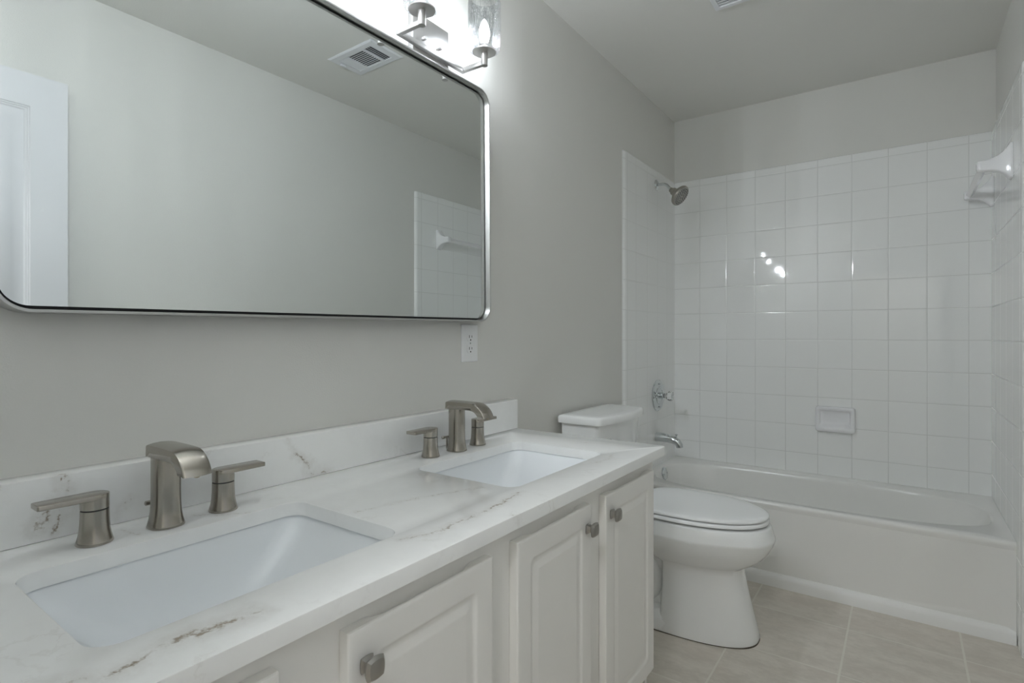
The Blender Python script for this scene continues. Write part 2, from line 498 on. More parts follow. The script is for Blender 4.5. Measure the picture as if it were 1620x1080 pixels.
# ================================================================== BATHTUB
def bathtub():
    t = thing('bathtub', (0.75, -0.35, 0.0), 'white alcove bathtub below the tiled walls, behind the toilet', 'bathtub')
    x0, x1, y0, y1 = T + 0.0006, RF - 0.0006, -0.7065, -T - 0.0006
    N = 260
    cx, cy = 0.75, -0.378
    def basin(ax0, ax1, hy, n0, n1, cyy=cy):
        dense = []
        K = 2400
        for i in range(K):
            a = 2 * PI * i / K
            c, s = math.cos(a), math.sin(a)
            n = n1 if c > 0 else n0
            A = ax1 - cx if c > 0 else cx - ax0
            dense.append((cx + A * math.copysign(abs(c) ** (2 / n), c), cyy + hy * math.copysign(abs(s) ** (2 / n), s)))
        acc = [0.0]
        for i in range(K):
            p, q = dense[i], dense[(i + 1) % K]
            acc.append(acc[-1] + math.hypot(q[0] - p[0], q[1] - p[1]))
        pts = []; j = 0
        for i in range(N):       # even spacing along the outline
            d = acc[-1] * i / N
            while acc[j + 1] < d: j += 1
            f = (d - acc[j]) / max(acc[j + 1] - acc[j], 1e-12)
            p, q = dense[j], dense[(j + 1) % K]
            pts.append((p[0] + (q[0] - p[0]) * f, p[1] + (q[1] - p[1]) * f))
        return pts
    rim_in = basin(0.058, 1.452, 0.284, 3.6, 3.0)
    # outer rectangle sampled along rays towards the same points
    def outer(p, ins=0.0):
        dx, dy = p[0] - cx, p[1] - cy
        k = min(((x1 - ins - cx) / dx if dx > 0 else (x0 + ins - cx) / dx) if abs(dx) > 1e-9 else 9e9,
                ((y1 - ins - cy) / dy if dy > 0 else (y0 + ins - cy) / dy) if abs(dy) > 1e-9 else 9e9)
        return (cx + dx * k, cy + dy * k)
    corners = [(x1, y1), (x0, y1), (x0, y0), (x1, y0)]
    out = [outer(p) for p in rim_in]
    for c in corners:      # make the corners exact
        i = min(range(N), key=lambda q: (out[q][0] - c[0]) ** 2 + (out[q][1] - c[1]) ** 2)
        out[i] = c
    rings = []
    def rr(z, ins):
        r = []
        for p in out:
            x, y = p
            y = max(y, y0 + ins)
            r.append((x, y, z))
        return r
    rings.append(rr(RIM - 0.030, 0.0035))
    rings.append(rr(RIM - 0.018, 0.0012))
    rings.append(rr(RIM - 0.010, 0.0))
    rings.append(rr(RIM - 0.0045, 0.0020))
    rings.append(rr(RIM - 0.0012, 0.0055))
    rings.append(rr(RIM, 0.010))
    def flat(pts, z): return [(x, y, z) for x, y in pts]
    rings.append(flat(rim_in, RIM))
    for z, e in ((-0.003, 0.004), (-0.010, 0.008), (-0.022, 0.011)):
        rings.append(flat(basin(0.058 + e * 0.6, 1.452 - e, 0.284 - e * 0.8, 3.6, 3.0), RIM + z))
    for z, a, bb, h in ((0.29, 0.076, 1.41, 0.266), (0.20, 0.095, 1.35, 0.252), (0.12, 0.118, 1.28, 0.236), (0.085, 0.14, 1.24, 0.222), (0.066, 0.18, 1.19, 0.19), (0.060, 0.26, 1.10, 0.13), (0.058, 0.5, 0.9, 0.04)):
        rings.append(flat(basin(a, bb, h, 3.2, 2.9), z))
    obj('tub_shell', MB().loft(rings, cap0=False, cap1=True), 'tub', t, angle=60)
    # apron with a shallow recessed field that fades out upwards
    mb = MB(); b = mb.b
    nx, nz = 150, 60
    xs = [x0 + (x1 - x0) * i / nx for i in range(nx + 1)]
    zs = [(RIM - 0.0285) * j / nz for j in range(nz + 1)]
    def sm(v, lo, hi):
        v = min(max((v - lo) / (hi - lo), 0), 1); return v * v * (3 - 2 * v)
    g = []
    for z in zs:
        row = []
        for x in xs:
            e = min(x - 0.110 + 0.24 * z, 1.365 + 0.24 * z - x)
            zl = 0.055 + 0.115 * (max(x, 1.495 - x) - 1.158)
            d = sm(e, 0.0, 0.014) * sm(z, zl - 0.005, zl + 0.009) * (1 - sm(z, 0.17, 0.31))
            y = -0.7028 + 0.0035 * d
            row.append(b.verts.new((x, y, z)))
        g.append(row)
    for j in range(nz):
        for i in range(nx):
            b.faces.new((g[j][i], g[j][i + 1], g[j + 1][i + 1], g[j + 1][i]))
    ap = obj('apron', mb, 'tub', t, angle=80)
    # overflow plate and drain
    ax = Vector((1, 0, 0.18)).normalized()
    o = Vector((0.0655, -0.352, 0.331))
    ov = obj('overflow_plate', MB().lathe([(0.036, 0.0), (0.036, 0.004), (0.033, 0.008), (0.02, 0.011), (0.002, 0.012)], o, ax, 32), 'chrome', t, label='round chrome overflow plate')
    for s in (-1, 1):
        p = o + Vector((0, 0.022 * s, 0)) + ax * 0.009
        obj('screw', MB().lathe([(0.004, 0.0), (0.004, 0.003), (0.002, 0.004)], p, ax, 12), 'chrome', ov)
    obj('drain', MB().lathe([(0.035, 0.0), (0.033, 0.004), (0.012, 0.005)], (0.33, cy, 0.0605), (0, 0, 1), 28), 'chrome', t, label='chrome drain ring')
bathtub()

# ------------------------------------------------------------------ tub filler, valve, shower head
t = thing('tub_spout', (T, -0.320, 0.52), 'chrome tub spout with a pull-up diverter on the tiled wall above the tub', 'tub spout')
yc = -0.320
path = [(T + 0.0005, yc, 0.527), (T + 0.03, yc, 0.527), (T + 0.07, yc, 0.524), (T + 0.10, yc, 0.519), (T + 0.122, yc, 0.509), (T + 0.132, yc, 0.494), (T + 0.134, yc, 0.480)]
obj('spout_body', MB().tube(path, [0.026, 0.0255, 0.024, 0.0225, 0.021, 0.0195, 0.0185], 24), 'chrome', t)
obj('diverter_knob', MB().lathe([(0.0035, 0.0), (0.0035, 0.018), (0.008, 0.022), (0.008, 0.026), (0.004, 0.028)], (T + 0.116, yc, 0.526), (0, 0, 1), 16), 'chrome', t)

t = thing('shower_valve', (T, -0.302, 0.761), 'round chrome shower valve plate with a clear knob on the tiled wall', 'shower valve')
o = Vector((T, -0.302, 0.761))
obj('escutcheon', MB().lathe([(0.090, 0.0004), (0.090, 0.004), (0.086, 0.008), (0.060, 0.011), (0.052, 0.012), (0.050, 0.016), (0.040, 0.018), (0.036, 0.015), (0.004, 0.015)], o, (1, 0, 0), 48), 'chrome', t)
obj('sleeve', MB().lathe([(0.017, 0.014), (0.017, 0.036), (0.014, 0.039)], o, (1, 0, 0), 24), 'chrome', t)
for s in (-1, 1):
    obj('screw', MB().lathe([(0.005, 0.0), (0.005, 0.003), (0.003, 0.0045)], o + Vector((0.0125, 0, 0.066 * s)), (1, 0, 0), 12), 'chrome', t)
kn = obj('valve_knob', MB().lathe([(0.013, 0.039), (0.013, 0.050), (0.020, 0.058), (0.028, 0.068), (0.029, 0.080), (0.026, 0.088), (0.014, 0.091)], o, (1, 0, 0), 10), 'acrylic', t, smooth=False, label='clear faceted knob')
obj('knob_cap', MB().lathe([(0.010, 0.0), (0.010, 0.002), (0.006, 0.003)], o + Vector((0.0912, 0, 0)), (1, 0, 0), 20), 'chrome', kn)

t = thing('shower_fixture', (T, -0.323, 1.96), 'round brushed shower head on a bent arm high on the tiled wall', 'shower head')
y = -0.323
obj('wall_flange', MB().lathe([(0.031, 0.0004), (0.030, 0.004), (0.024, 0.009), (0.014, 0.012), (0.0125, 0.012)], (T, y, 1.96), (1, 0, 0), 32), 'chrome', t)
arm = [(T + 0.010, y, 1.9605)]
for k in range(9):
    a = math.radians(90 - 45 * k / 8)
    arm.append((0.042 + 0.045 * math.cos(a), y, 1.9155 + 0.045 * math.sin(a)))
arm.append((0.096, y, 1.921)); 
obj('shower_arm', MB().tube(arm, 0.0085, 16), 'chrome', t)
ax = Vector((0.78, -0.10, -0.61)).normalized()
o = Vector((0.092, y, 1.9235))
hd = obj('head_body', MB().lathe([(0.011, 0.0), (0.0135, 0.002), (0.0135, 0.012), (0.011, 0.014), (0.019, 0.017), (0.0215, 0.022), (0.0215, 0.036), (0.024, 0.040), (0.040, 0.050), (0.055, 0.062), (0.0585, 0.070), (0.0585, 0.078), (0.056, 0.082), (0.054, 0.0825)], o, ax, 40), 'shower_nickel', t)
fc = MB().lathe([(0.0535, 0.0826), (0.0535, 0.0835), (0.050, 0.0845), (0.004, 0.0850)], o, ax, 40)
face = obj('spray_face', fc, mat('spray face', (0.46, 0.455, 0.43), 0.35, 0.85), t)
q = Vector((0, 0, 1)).rotation_difference(ax).to_matrix()
nb = MB()
for rr_, cnt in ((0.012, 6), (0.024, 12), (0.035, 18), (0.045, 24)):
    for k in range(cnt):
        a = 2 * PI * k / cnt
        nb.lathe([(0.0032, 0), (0.0026, 0.0022)], o + q @ Vector((rr_ * math.cos(a), rr_ * math.sin(a), 0.0846)), ax, 6)
obj('nozzles', nb, 'nozzle', face, smooth=False)
d = q @ Vector((1, 0, 0))
side = min((q @ Vector((math.cos(2 * PI * k / 64), math.sin(2 * PI * k / 64), 0)) for k in range(64)), key=lambda v: -v.x + v.y * 0.8)
p0 = o + ax * 0.079 + side * 0.050
obj('spray_lever', MB().tube([p0, p0 + side * 0.012 + ax * 0.004, p0 + side * 0.020 + ax * 0.006], [0.0045, 0.004, 0.003], 10), 'shower_nickel', t)

# ------------------------------------------------------------------ soap dish on the back wall
def soap_dish():
    x0, x1, z0, z1 = 0.775, 0.954, 0.597, 0.729
    t = thing('soap_dish', ((x0 + x1) / 2, -T, z0), 'white ceramic soap dish set into the tiled back wall above the tub', 'soap dish')
    rings = []
    for d, ins, r in ((0.0004, 0.0, 0.012), (0.022, 0.0, 0.014), (0.031, 0.003, 0.014), (0.035, 0.008, 0.012), (0.034, 0.013, 0.010), (0.028, 0.018, 0.009), (0.012, 0.024, 0.008), (0.009, 0.034, 0.006)):
        zb = z0 + ins * (1.0 if ins < 0.012 else 1.55)
        pts = rrect(x0 + ins, x1 - ins, zb, z1 - ins, r, 6)
        rings.append([(u, -T - d, v) for u, v in pts])
    obj('dish_body', MB().loft(rings), 'ceramic', t, angle=50)
    rb = MB()
    for k in range(5):
        xx = x0 + 0.045 + 0.0222 * k
        rb.tube([(xx, -T - 0.0335, z0 + 0.013), (xx, -T - 0.024, z0 + 0.0265), (xx, -T - 0.012, z0 + 0.034)], [0.0035, 0.0045, 0.003], 8)
    obj('drain_ribs', rb, 'ceramic', t)
soap_dish()

# ------------------------------------------------------------------ ceramic towel bar on the right wall
def towel_bar():
    xw = RF - 0.0004
    ys = (-0.598, -0.066)
    zt = 1.747
    t = thing('towel_bar', (xw, -0.33, zt), 'white ceramic towel bar with flared brackets on the right tiled wall of the tub', 'towel bar')
    for y in ys:
        rings = []
        for d, hz, hy, zc in ((0.0, 0.066, 0.027, 1.754), (0.006, 0.066, 0.027, 1.754), (0.009, 0.063, 0.026, 1.753), (0.018, 0.050, 0.024, 1.752), (0.028, 0.039, 0.022, 1.750), (0.040, 0.030, 0.0205, 1.749),
                              (0.055, 0.024, 0.0195, 1.748), (0.075, 0.0205, 0.019, zt), (0.092, 0.0195, 0.019, zt), (0.099, 0.0175, 0.0175, zt), (0.102, 0.012, 0.013, zt)):
            rings.append([(xw - d, u, v) for u, v in rrect(y - hy, y + hy, zc - hz, zc + hz, min(hy, hz) * 0.28, 4)])
        obj('bracket', MB().loft(rings), 'ceramic', t, angle=50)
    r = 0.0145
    xb = xw - 0.082
    pr = [(r, 0.0), (0.0, r), (-r, 0.0), (0.0, -r)]
    mb = MB().prism(pr, lambda u, v: (xb + u, ys[0] + 0.0192, zt + v), lambda u, v: (xb + u, ys[1] - 0.0192, zt + v))
    obj('bar', mb, 'ceramic', t, smooth=False)
towel_bar()

# ================================================================== TOILET
def toilet():
    yc = -1.222
    t = thing('toilet', (0.40, yc, 0.0), 'white two-piece toilet with closed lid between vanity and bathtub', 'toilet')
    N = 100
    def egg(xb, xf, hw, xc, nf=2.15, nb=2.8, y=yc):
        pts = []
        for i in range(N):
            a = 2 * PI * i / N
            c, s = math.cos(a), math.sin(a)
            n = nf if c > 0 else nb
            A = xf - xc if c > 0 else xc - xb
            pts.append((xc + A * math.copysign(abs(c) ** (2 / n), c), y + hw * math.copysign(abs(s) ** (2 / n), s)))
        return pts
    def ring(z, *a, **k): return [(x, y, z) for x, y in egg(*a, **k)]
    # bowl with the front column of the foot
    R = []
    for z, xb, xf, hw, xc, nf in ((0.004, 0.395, 0.733, 0.139, 0.435, 2.35), (0.012, 0.395, 0.735, 0.140, 0.435, 2.35), (0.03, 0.395, 0.731, 0.137, 0.435, 2.35), (0.07, 0.397, 0.721, 0.129, 0.435, 2.35), (0.13, 0.40, 0.706, 0.120, 0.435, 2.35),
                                  (0.19, 0.402, 0.692, 0.115, 0.435, 2.35), (0.235, 0.402, 0.684, 0.114, 0.435, 2.35), (0.256, 0.400, 0.684, 0.118, 0.435, 2.3), (0.266, 0.37, 0.698, 0.130, 0.44, 2.25),
                                  (0.280, 0.33, 0.722, 0.145, 0.45, 2.2), (0.302, 0.29, 0.748, 0.160, 0.46, 2.2), (0.328, 0.27, 0.768, 0.173, 0.46, 2.2), (0.352, 0.255, 0.780, 0.182, 0.46, 2.2), (0.363, 0.25, 0.7840, 0.1855, 0.46, 2.2), (0.3700, 0.25, 0.7864, 0.1876, 0.46, 2.2),
                                  (0.3745, 0.25, 0.7870, 0.188, 0.46, 2.2), (0.3785, 0.25, 0.7860, 0.1872, 0.46, 2.2), (0.386, 0.25, 0.7835, 0.1848, 0.46, 2.2), (0.402, 0.25, 0.7790, 0.1810, 0.46, 2.2), (0.416, 0.25, 0.7740, 0.1765, 0.46, 2.2), (0.421, 0.252, 0.770, 0.174, 0.46, 2.2), (0.423, 0.26, 0.76, 0.166, 0.46, 2.2)):
        R.append(ring(z, xb, xf, hw, xc, nf))
    bowl = obj('bowl', MB().loft(R), 'porcelain', t, angle=50)
    # rear of the foot: low plinth, narrow stem, trapway bulge, tank deck
    mb = MB()
    rr = []
    for z, ins in ((0.004, 0.0), (0.035, 0.002), (0.055, 0.010), (0.068, 0.035), (0.072, 0.06)):
        rr.append([(u, v, z) for u, v in rrect(0.10 + ins * 0.3, 0.46, yc - 0.139 + ins, yc + 0.139 - ins, 0.03, 6)])
    mb.loft(rr)
    rr = []
    for z, h in ((0.03, 0.075), (0.20, 0.072), (0.33, 0.10), (0.38, 0.13), (0.405, 0.135)):
        rr.append([(u, v, z) for u, v in rrect(0.08, 0.42, yc - h, yc + h, 0.035, 6)])
    mb.loft(rr)
    tw = []
    for k in range(13):
        a = math.radians(-70 + 250 * k / 12)
        tw.append((0.265 + 0.105 * math.cos(a), yc, 0.165 + 0.085 * math.sin(a)))
    for s in (-1, 1):
        mb.tube([(p[0], p[1] + s * 0.062, p[2]) for p in tw], 0.040, 16)
    obj('trapway', mb, 'porcelain', bowl, angle=50)
    obj('floor_caulk', MB().loft([[(x, y, 0.0003) for x, y in egg(0.11, 0.7345, 0.1405, 0.36, 2.6, 6)], [(x, y, 0.0045) for x, y in egg(0.11, 0.732, 0.138, 0.36, 2.6, 6)]]), mat('dark joint', (0.10, 0.085, 0.065), 0.8), bowl)
    # seat ring and lid
    xb, xf, hw = 0.285, 0.768, 0.179
    def rs(z, e, xb_=xb): return ring(z, xb_ + e, xf - e, hw - e, 0.47, 2.15, 3.2)
    sr = [rs(0.4315, 0.008), rs(0.4300, 0.004), rs(0.4325, 0.0), rs(0.4395, 0.0), rs(0.4430, 0.003), rs(0.4440, 0.008)]
    inner = [[(x, y, z) for x, y in egg(xb + 0.075, xf - 0.06, hw - 0.062, 0.47, 2.15, 2.4)] for z in (0.4440, 0.4300)]
    sb = MB()
    sb.loft(sr + inner + [sr[0]], cap0=False, cap1=False)
    seat = obj('seat', sb, 'seat', t, angle=50)
    for (x, y) in ((0.66, -0.098), (0.66, 0.098), (0.40, -0.140), (0.40, 0.140)):
        obj('bumper', MB().box(x - 0.012, x + 0.012, yc + y - 0.006, yc + y + 0.006, 0.4230, 0.4302), 'seat', seat)
    lid_r = [rs(0.4488, 0.012), rs(0.4476, 0.006), rs(0.4492, 0.002), rs(0.4530, 0.001), rs(0.4575, 0.003), rs(0.4605, 0.008), rs(0.4620, 0.016), rs(0.4635, 0.05), rs(0.4640, 0.10)]
    lid = obj('lid', MB().loft(lid_r), 'seat', t, angle=50)
    for (x, y) in ((0.70, -0.080), (0.70, 0.080)):
        obj('bumper', MB().box(x - 0.012, x + 0.012, yc + y - 0.008, yc + y + 0.008, 0.4438, 0.4482), 'seat', lid)
    for s in (-1, 1):
        obj('hinge', MB().lathe([(0.014, -0.022), (0.016, -0.018), (0.016, 0.018), (0.014, 0.022)], (0.282, yc + 0.075 * s, 0.447), (0, 1, 0), 18).box(0.266, 0.296, yc + 0.075 * s - 0.018, yc + 0.075 * s + 0.018, 0.4235, 0.447, 0.003), 'seat', t)
    # tank and lid
    def plan(e, hwy, xb_, xf_, bul):
        pts = []
        r = 0.022
        K = 14
        for k in range(K + 1):     # convex front edge from -y to +y
            s = -1 + 2 * k / K
            yy = s * (hwy - r * 0.7)
            pts.append((xf_ + bul * (1 - s * s), yc + yy))
        pts.append((xf_ - r * 0.35, yc + hwy - r * 0.15)); pts.append((xf_ - r, yc + hwy))
        pts.append((xb_ + 0.012, yc + hwy)); pts.append((xb_ + 0.0035, yc + hwy - 0.0035)); pts.append((xb_, yc + hwy - 0.012))
        pts.append((xb_, yc - hwy + 0.012)); pts.append((xb_ + 0.0035, yc - hwy + 0.0035)); pts.append((xb_ + 0.012, yc - hwy))
        pts.append((xf_ - r, yc - hwy)); pts.append((xf_ - r * 0.35, yc - hwy + r * 0.15))
        return [(xb_ + (x - xb_), y) for x, y in pts]
    tr = []
    for z, h, f in ((0.4060, 0.150, 0.150), (0.4100, 0.165, 0.163), (0.425, 0.175, 0.172), (0.48, 0.182, 0.178), (0.60, 0.195, 0.188), (0.752, 0.207, 0.198)):
        tr.append([(x, y, z) for x, y in plan(0, h, 0.030, f, 0.026)])
    tank = obj('tank', MB().loft(tr), 'porcelain', t, angle=45)
    lr = []
    for z, e in ((0.7525, 0.006), (0.7545, 0.001), (0.760, 0.0), (0.775, 0.0), (0.7812, 0.002), (0.7845, 0.007), (0.7858, 0.014), (0.7870, 0.04)):
        lr.append([(x, y, z) for x, y in plan(0, 0.2225 - e, 0.022 + e, 0.214 - e, 0.030)])
    obj('tank_lid', MB().loft(lr), 'porcelain', t, angle=45)
    lv = obj('flush_lever', MB().lathe([(0.0165, 0.0), (0.0165, 0.004), (0.014, 0.008), (0.008, 0.010), (0.008, 0.018)], (0.2085, yc - 0.125, 0.677), (1, 0, 0), 24)
             .tube([(0.223, yc - 0.125, 0.677), (0.226, yc - 0.10, 0.674), (0.226, yc - 0.06, 0.668), (0.226, yc - 0.045, 0.666)], [0.007, 0.006, 0.006, 0.005], 12), 'chrome', tank, label='chrome flush lever')
toilet()

# ================================================================== VANITY
HOLES = ((-3.135, -2.705), (-2.387, -1.947))    # sink openings along y
HX0, HX1 = 0.177, 0.478

VY0 = YF + 0.006
def vanity():
    t = thing('vanity_cabinet', (0.0, -2.55, 0.0), 'long white vanity cabinet with raised-panel doors under the stone countertop', 'cabinet')
    xb, xf = 0.004, 0.555
    y0, y1 = VY0, -1.786
    zt = ZC - SLAB - 0.0005
    mb = MB()
    mb.box(xf - 0.018, xf, y0, y1, 0.135, zt, 0.0012)                # face frame
    mb.box(xb, xf - 0.018, y1 - 0.016, y1, 0.0, zt)                  # right end panel
    mb.box(xb, xf - 0.018, y0, y0 + 0.016, 0.0, zt)                  # left end panel
    mb.box(xb, xf - 0.018, y0 + 0.016, y1 - 0.016, 0.105, 0.121)     # floor of the cabinet
    mb.box(xb, xb + 0.01, y0 + 0.016, y1 - 0.016, 0.121, zt)         # back
    obj('cabinet_body', mb, 'cabinet', t, angle=30)
    obj('toe_kick', MB().box(0.470, 0.484, y0 + 0.016, y1 - 0.016, 0.0, 0.1045), 'cabinet', t)
    def door(ya, yb, knob_y):
        x0, x1 = xf + 0.0006, xf + 0.0200
        za, zb = 0.1485, 0.7170
        m2 = MB(); b = m2.b
        def rect(ins, x): return rrect(ya + ins, yb - ins, za + ins, zb - ins, 0.0005, 1)
        # front profile in concentric rounded rectangles: eased edge, frame, cove, raised field
        prof = [(0.0, 0.0035, 0.001), (0.0012, 0.0010, 0.001), (0.0040, 0.0, 0.002), (0.0060, 0.0, 0.002), (0.0420, 0.0, 0.012), (0.0440, 0.0002, 0.012), (0.0465, 0.0016, 0.012), (0.0490, 0.0030, 0.012), (0.0530, 0.0036, 0.011),
                (0.0570, 0.0032, 0.008), (0.0690, 0.0011, 0.003), (0.0710, 0.0008, 0.002), (0.0730, 0.0008, 0.002)]
        rings = []
        for ins, dep, r in prof:
            rings.append([(x1 - dep, u, v) for u, v in rrect(ya + ins, yb - ins, za + ins, zb - ins, r, 6)])
        m2.loft(rings, cap0=False, cap1=True)
        # sides and back, with the finger pull scooped out of the back of the top edge
        K = 60
        top = []
        for k in range(K + 1):
            y = ya + (yb - ya) * k / K
            e = min(y - ya, yb - y)
            s = min(max((e - 0.042) / 0.022, 0), 1); s = s * s * (3 - 2 * s)
            top.append((y, s))
        f = [b.verts.new((x1 - 0.0035, y, zb)) for y, s in top]
        mid = [b.verts.new((x1 - 0.0065 - 0.006 * (1 - s), y, zb - 0.0002)) for y, s in top]
        bk = [b.verts.new((x0, y, zb - 0.0006 - 0.010 * s)) for y, s in top]
        for A, B_ in ((f, mid), (mid, bk)):
            for k in range(K):
                b.faces.new((A[k], A[k + 1], B_[k + 1], B_[k]))
        fb = [b.verts.new((x1 - 0.0035, y, za)) for y in (ya, yb)]
        bb = [b.verts.new((x0, y, za)) for y in (ya, yb)]
        b.faces.new((fb[0], fb[1], bb[1], bb[0]))
        b.faces.new((f[0], mid[0], bk[0], bb[0], fb[0]))
        b.faces.new((f[-1], mid[-1], bk[-1], bb[1], fb[1]))
        b.faces.new([bb[0], bb[1]] + list(reversed(bk)))
        d = obj('door', m2, 'cabinet', t, angle=30)
        # pillow-shaped square knob on a waisted stem
        kb = MB()
        zk = 0.6662
        rings = []
        xk = x1 + 0.0001
        def pil(h, bul, x):
            pts = []
            K2 = 6
            cs = [(h, -h), (h, h), (-h, h), (-h, -h)]
            for q in range(4):
                a, c = cs[q], cs[(q + 1) % 4]
                nx, ny = (c[1] - a[1]), -(c[0] - a[0])
                L = math.hypot(nx, ny)
                for k in range(K2):
                    s = k / K2
                    w = bul * 4 * s * (1 - s)
                    pts.append((x, knob_y + a[0] + (c[0] - a[0]) * s + nx / L * w, zk + a[1] + (c[1] - a[1]) * s + ny / L * w))
            return pts
        for x, h, bu in ((0.0, 0.0095, 0.0012), (0.0025, 0.0100, 0.0012), (0.0055, 0.0075, 0.0008), (0.0100, 0.0060, 0.0005), (0.0125, 0.0080, 0.0010), (0.0150, 0.0125, 0.0022), (0.0185, 0.0135, 0.0025), (0.0225, 0.0105, 0.0018), (0.0240, 0.0050, 0.0010)):
            rings.append(pil(h, bu, xk + x))
        kb.loft(rings)
        obj('knob', kb, 'knob', d, angle=28, label='satin nickel pillow knob')
    door(-3.300, -2.985, -3.02)
    door(-2.889, -2.583, -2.861)
    door(-2.508, -2.212, -2.232)
    door(-2.1370, -1.8265, -2.107)
vanity()

def countertop():
    loc = (0.0, -2.55, ZC - SLAB)
    b = bmesh.new()
    y0 = VY0
    r = 0.012
    outer = [(0.001, y0), (XF, y0), (XF, Y_END - r)]
    for k in range(1, 8):
        a = PI / 2 * k / 8
        outer.append((XF - r + r * math.cos(a), Y_END - r + r * math.sin(a)))
    outer += [(XF - r, Y_END), (0.001, Y_END)]
    loops = [outer]
    for (a, c) in HOLES:
        loops.append(rrect(HX0, HX1, a, c, 0.032, 8))
    es = []
    for lp in loops:
        vs = [b.verts.new((x, y, ZC)) for x, y in lp]
        for i in range(len(vs)): es.append(b.edges.new((vs[i], vs[(i + 1) % len(vs)])))
    bmesh.ops.triangle_fill(b, use_beauty=True, use_dissolve=False, edges=es)
    top = list(b.faces)
    # drop triangles that fell inside a hole
    kill = []
    for f in top:
        c = f.calc_center_median()
        for lp in loops[1:]:
            inside = False
            for i in range(len(lp)):
                (xa, ya), (xb2, yb2) = lp[i], lp[(i + 1) % len(lp)]
                if (ya > c.y) != (yb2 > c.y) and c.x < (xb2 - xa) * (c.y - ya) / (yb2 - ya) + xa: inside = not inside
            if inside: kill.append(f); break
    bmesh.ops.delete(b, geom=kill, context='FACES_ONLY')
    ex = bmesh.ops.extrude_face_region(b, geom=list(b.faces))
    vs = [v for v in ex['geom'] if isinstance(v, bmesh.types.BMVert)]
    bmesh.ops.translate(b, verts=vs, vec=(0, 0, -SLAB))
    bmesh.ops.recalc_face_normals(b, faces=b.faces)
    edge = [e for e in b.edges if len(e.link_faces) == 2 and all(abs(v.co.z - ZC) < 1e-6 for v in e.verts) and e.calc_face_angle(0) > 1.0]
    bmesh.ops.bevel(b, geom=edge, offset=0.0022, segments=2, affect='EDGES', profile=0.5)
    z = ZC
    segs = runs([(0.500, -3.21, z), (0.535, -3.13, z), (0.527, -3.08, z), (0.530, -3.03, z), (0.535, -2.995, z)], 0.0085, 1.0)
    segs += runs([(0.570, -3.22, z), (0.545, -3.15, z)], 0.004, 0.6)
    segs += runs([(0.500, -2.73, z), (0.520, -2.684, z), (0.527, -2.60, z), (0.517, -2.468, z), (0.50, -2.40, z)], 0.0056, 0.85)
    segs += runs([(0.335, -2.69, z), (0.345, -2.63, z), (0.380, -2.50, z), (0.414, -2.42, z)], 0.0032, 0.55)
    segs += runs([(0.580, -2.53, z), (0.582, -2.50, z - 0.03)], 0.004, 0.7)
    segs += runs([(0.505, -2.10, z), (0.520, -2.03, z), (0.505, -1.95, z)], 0.003, 0.45)
    segs += runs([(0.36, -1.86, z), (0.43, -1.83, z)], 0.003, 0.45)
    segs += runs([(0.10, -2.86, z), (0.150, -2.83, z), (0.17, -2.80, z)], 0.005, 0.4)
    segs += runs([(0.09, -2.97, z), (0.14, -2.955, z)], 0.005, 0.35)
    m = quartz('white quartz', segs, loc)
    o = obj('countertop', b, m, loc=loc, angle=40)
    tag(o, 'white quartz countertop with thin brown veins and two sink openings on the vanity', 'countertop')
    # backsplash: a separate strip of the same stone
    loc = (0.0, -2.55, ZC + 0.0004)
    mb = MB().box(0.001, 0.0475, y0, Y_END, ZC + 0.0004, ZBS, 0.0018)
    x = 0.0475
    segs = runs([(x, -2.645, 0.876), (x, -2.633, 0.862), (x, -2.622, 0.834)], 0.0040, 0.8) + runs([(x, -2.622, 0.834), (x, -2.590, 0.802), (x, -2.565, 0.785), (x, -2.540, 0.776)], 0.0062, 1.0)
    segs += runs([(x, -3.053, 0.877), (x, -3.043, 0.855), (x, -3.045, 0.835), (x, -3.075, 0.80)], 0.0056, 1.0)
    segs += runs([(x, -3.005, 0.826), (x, -3.045, 0.812), (x, -3.060, 0.790)], 0.0052, 0.9)
    segs += runs([(x, -2.950, 0.812), (x, -2.972, 0.785)], 0.0045, 0.8)
    segs += runs([(x, -3.120, 0.875), (x, -3.150, 0.84)], 0.008, 0.5)
    segs += runs([(x, -2.10, 0.850), (x, -2.075, 0.80)], 0.004, 0.3)
    o = obj('backsplash', mb, quartz('white quartz strip', segs, loc), loc=loc, angle=40)
    tag(o, 'low white quartz backsplash strip standing on the countertop against the wall', 'backsplash')
countertop()

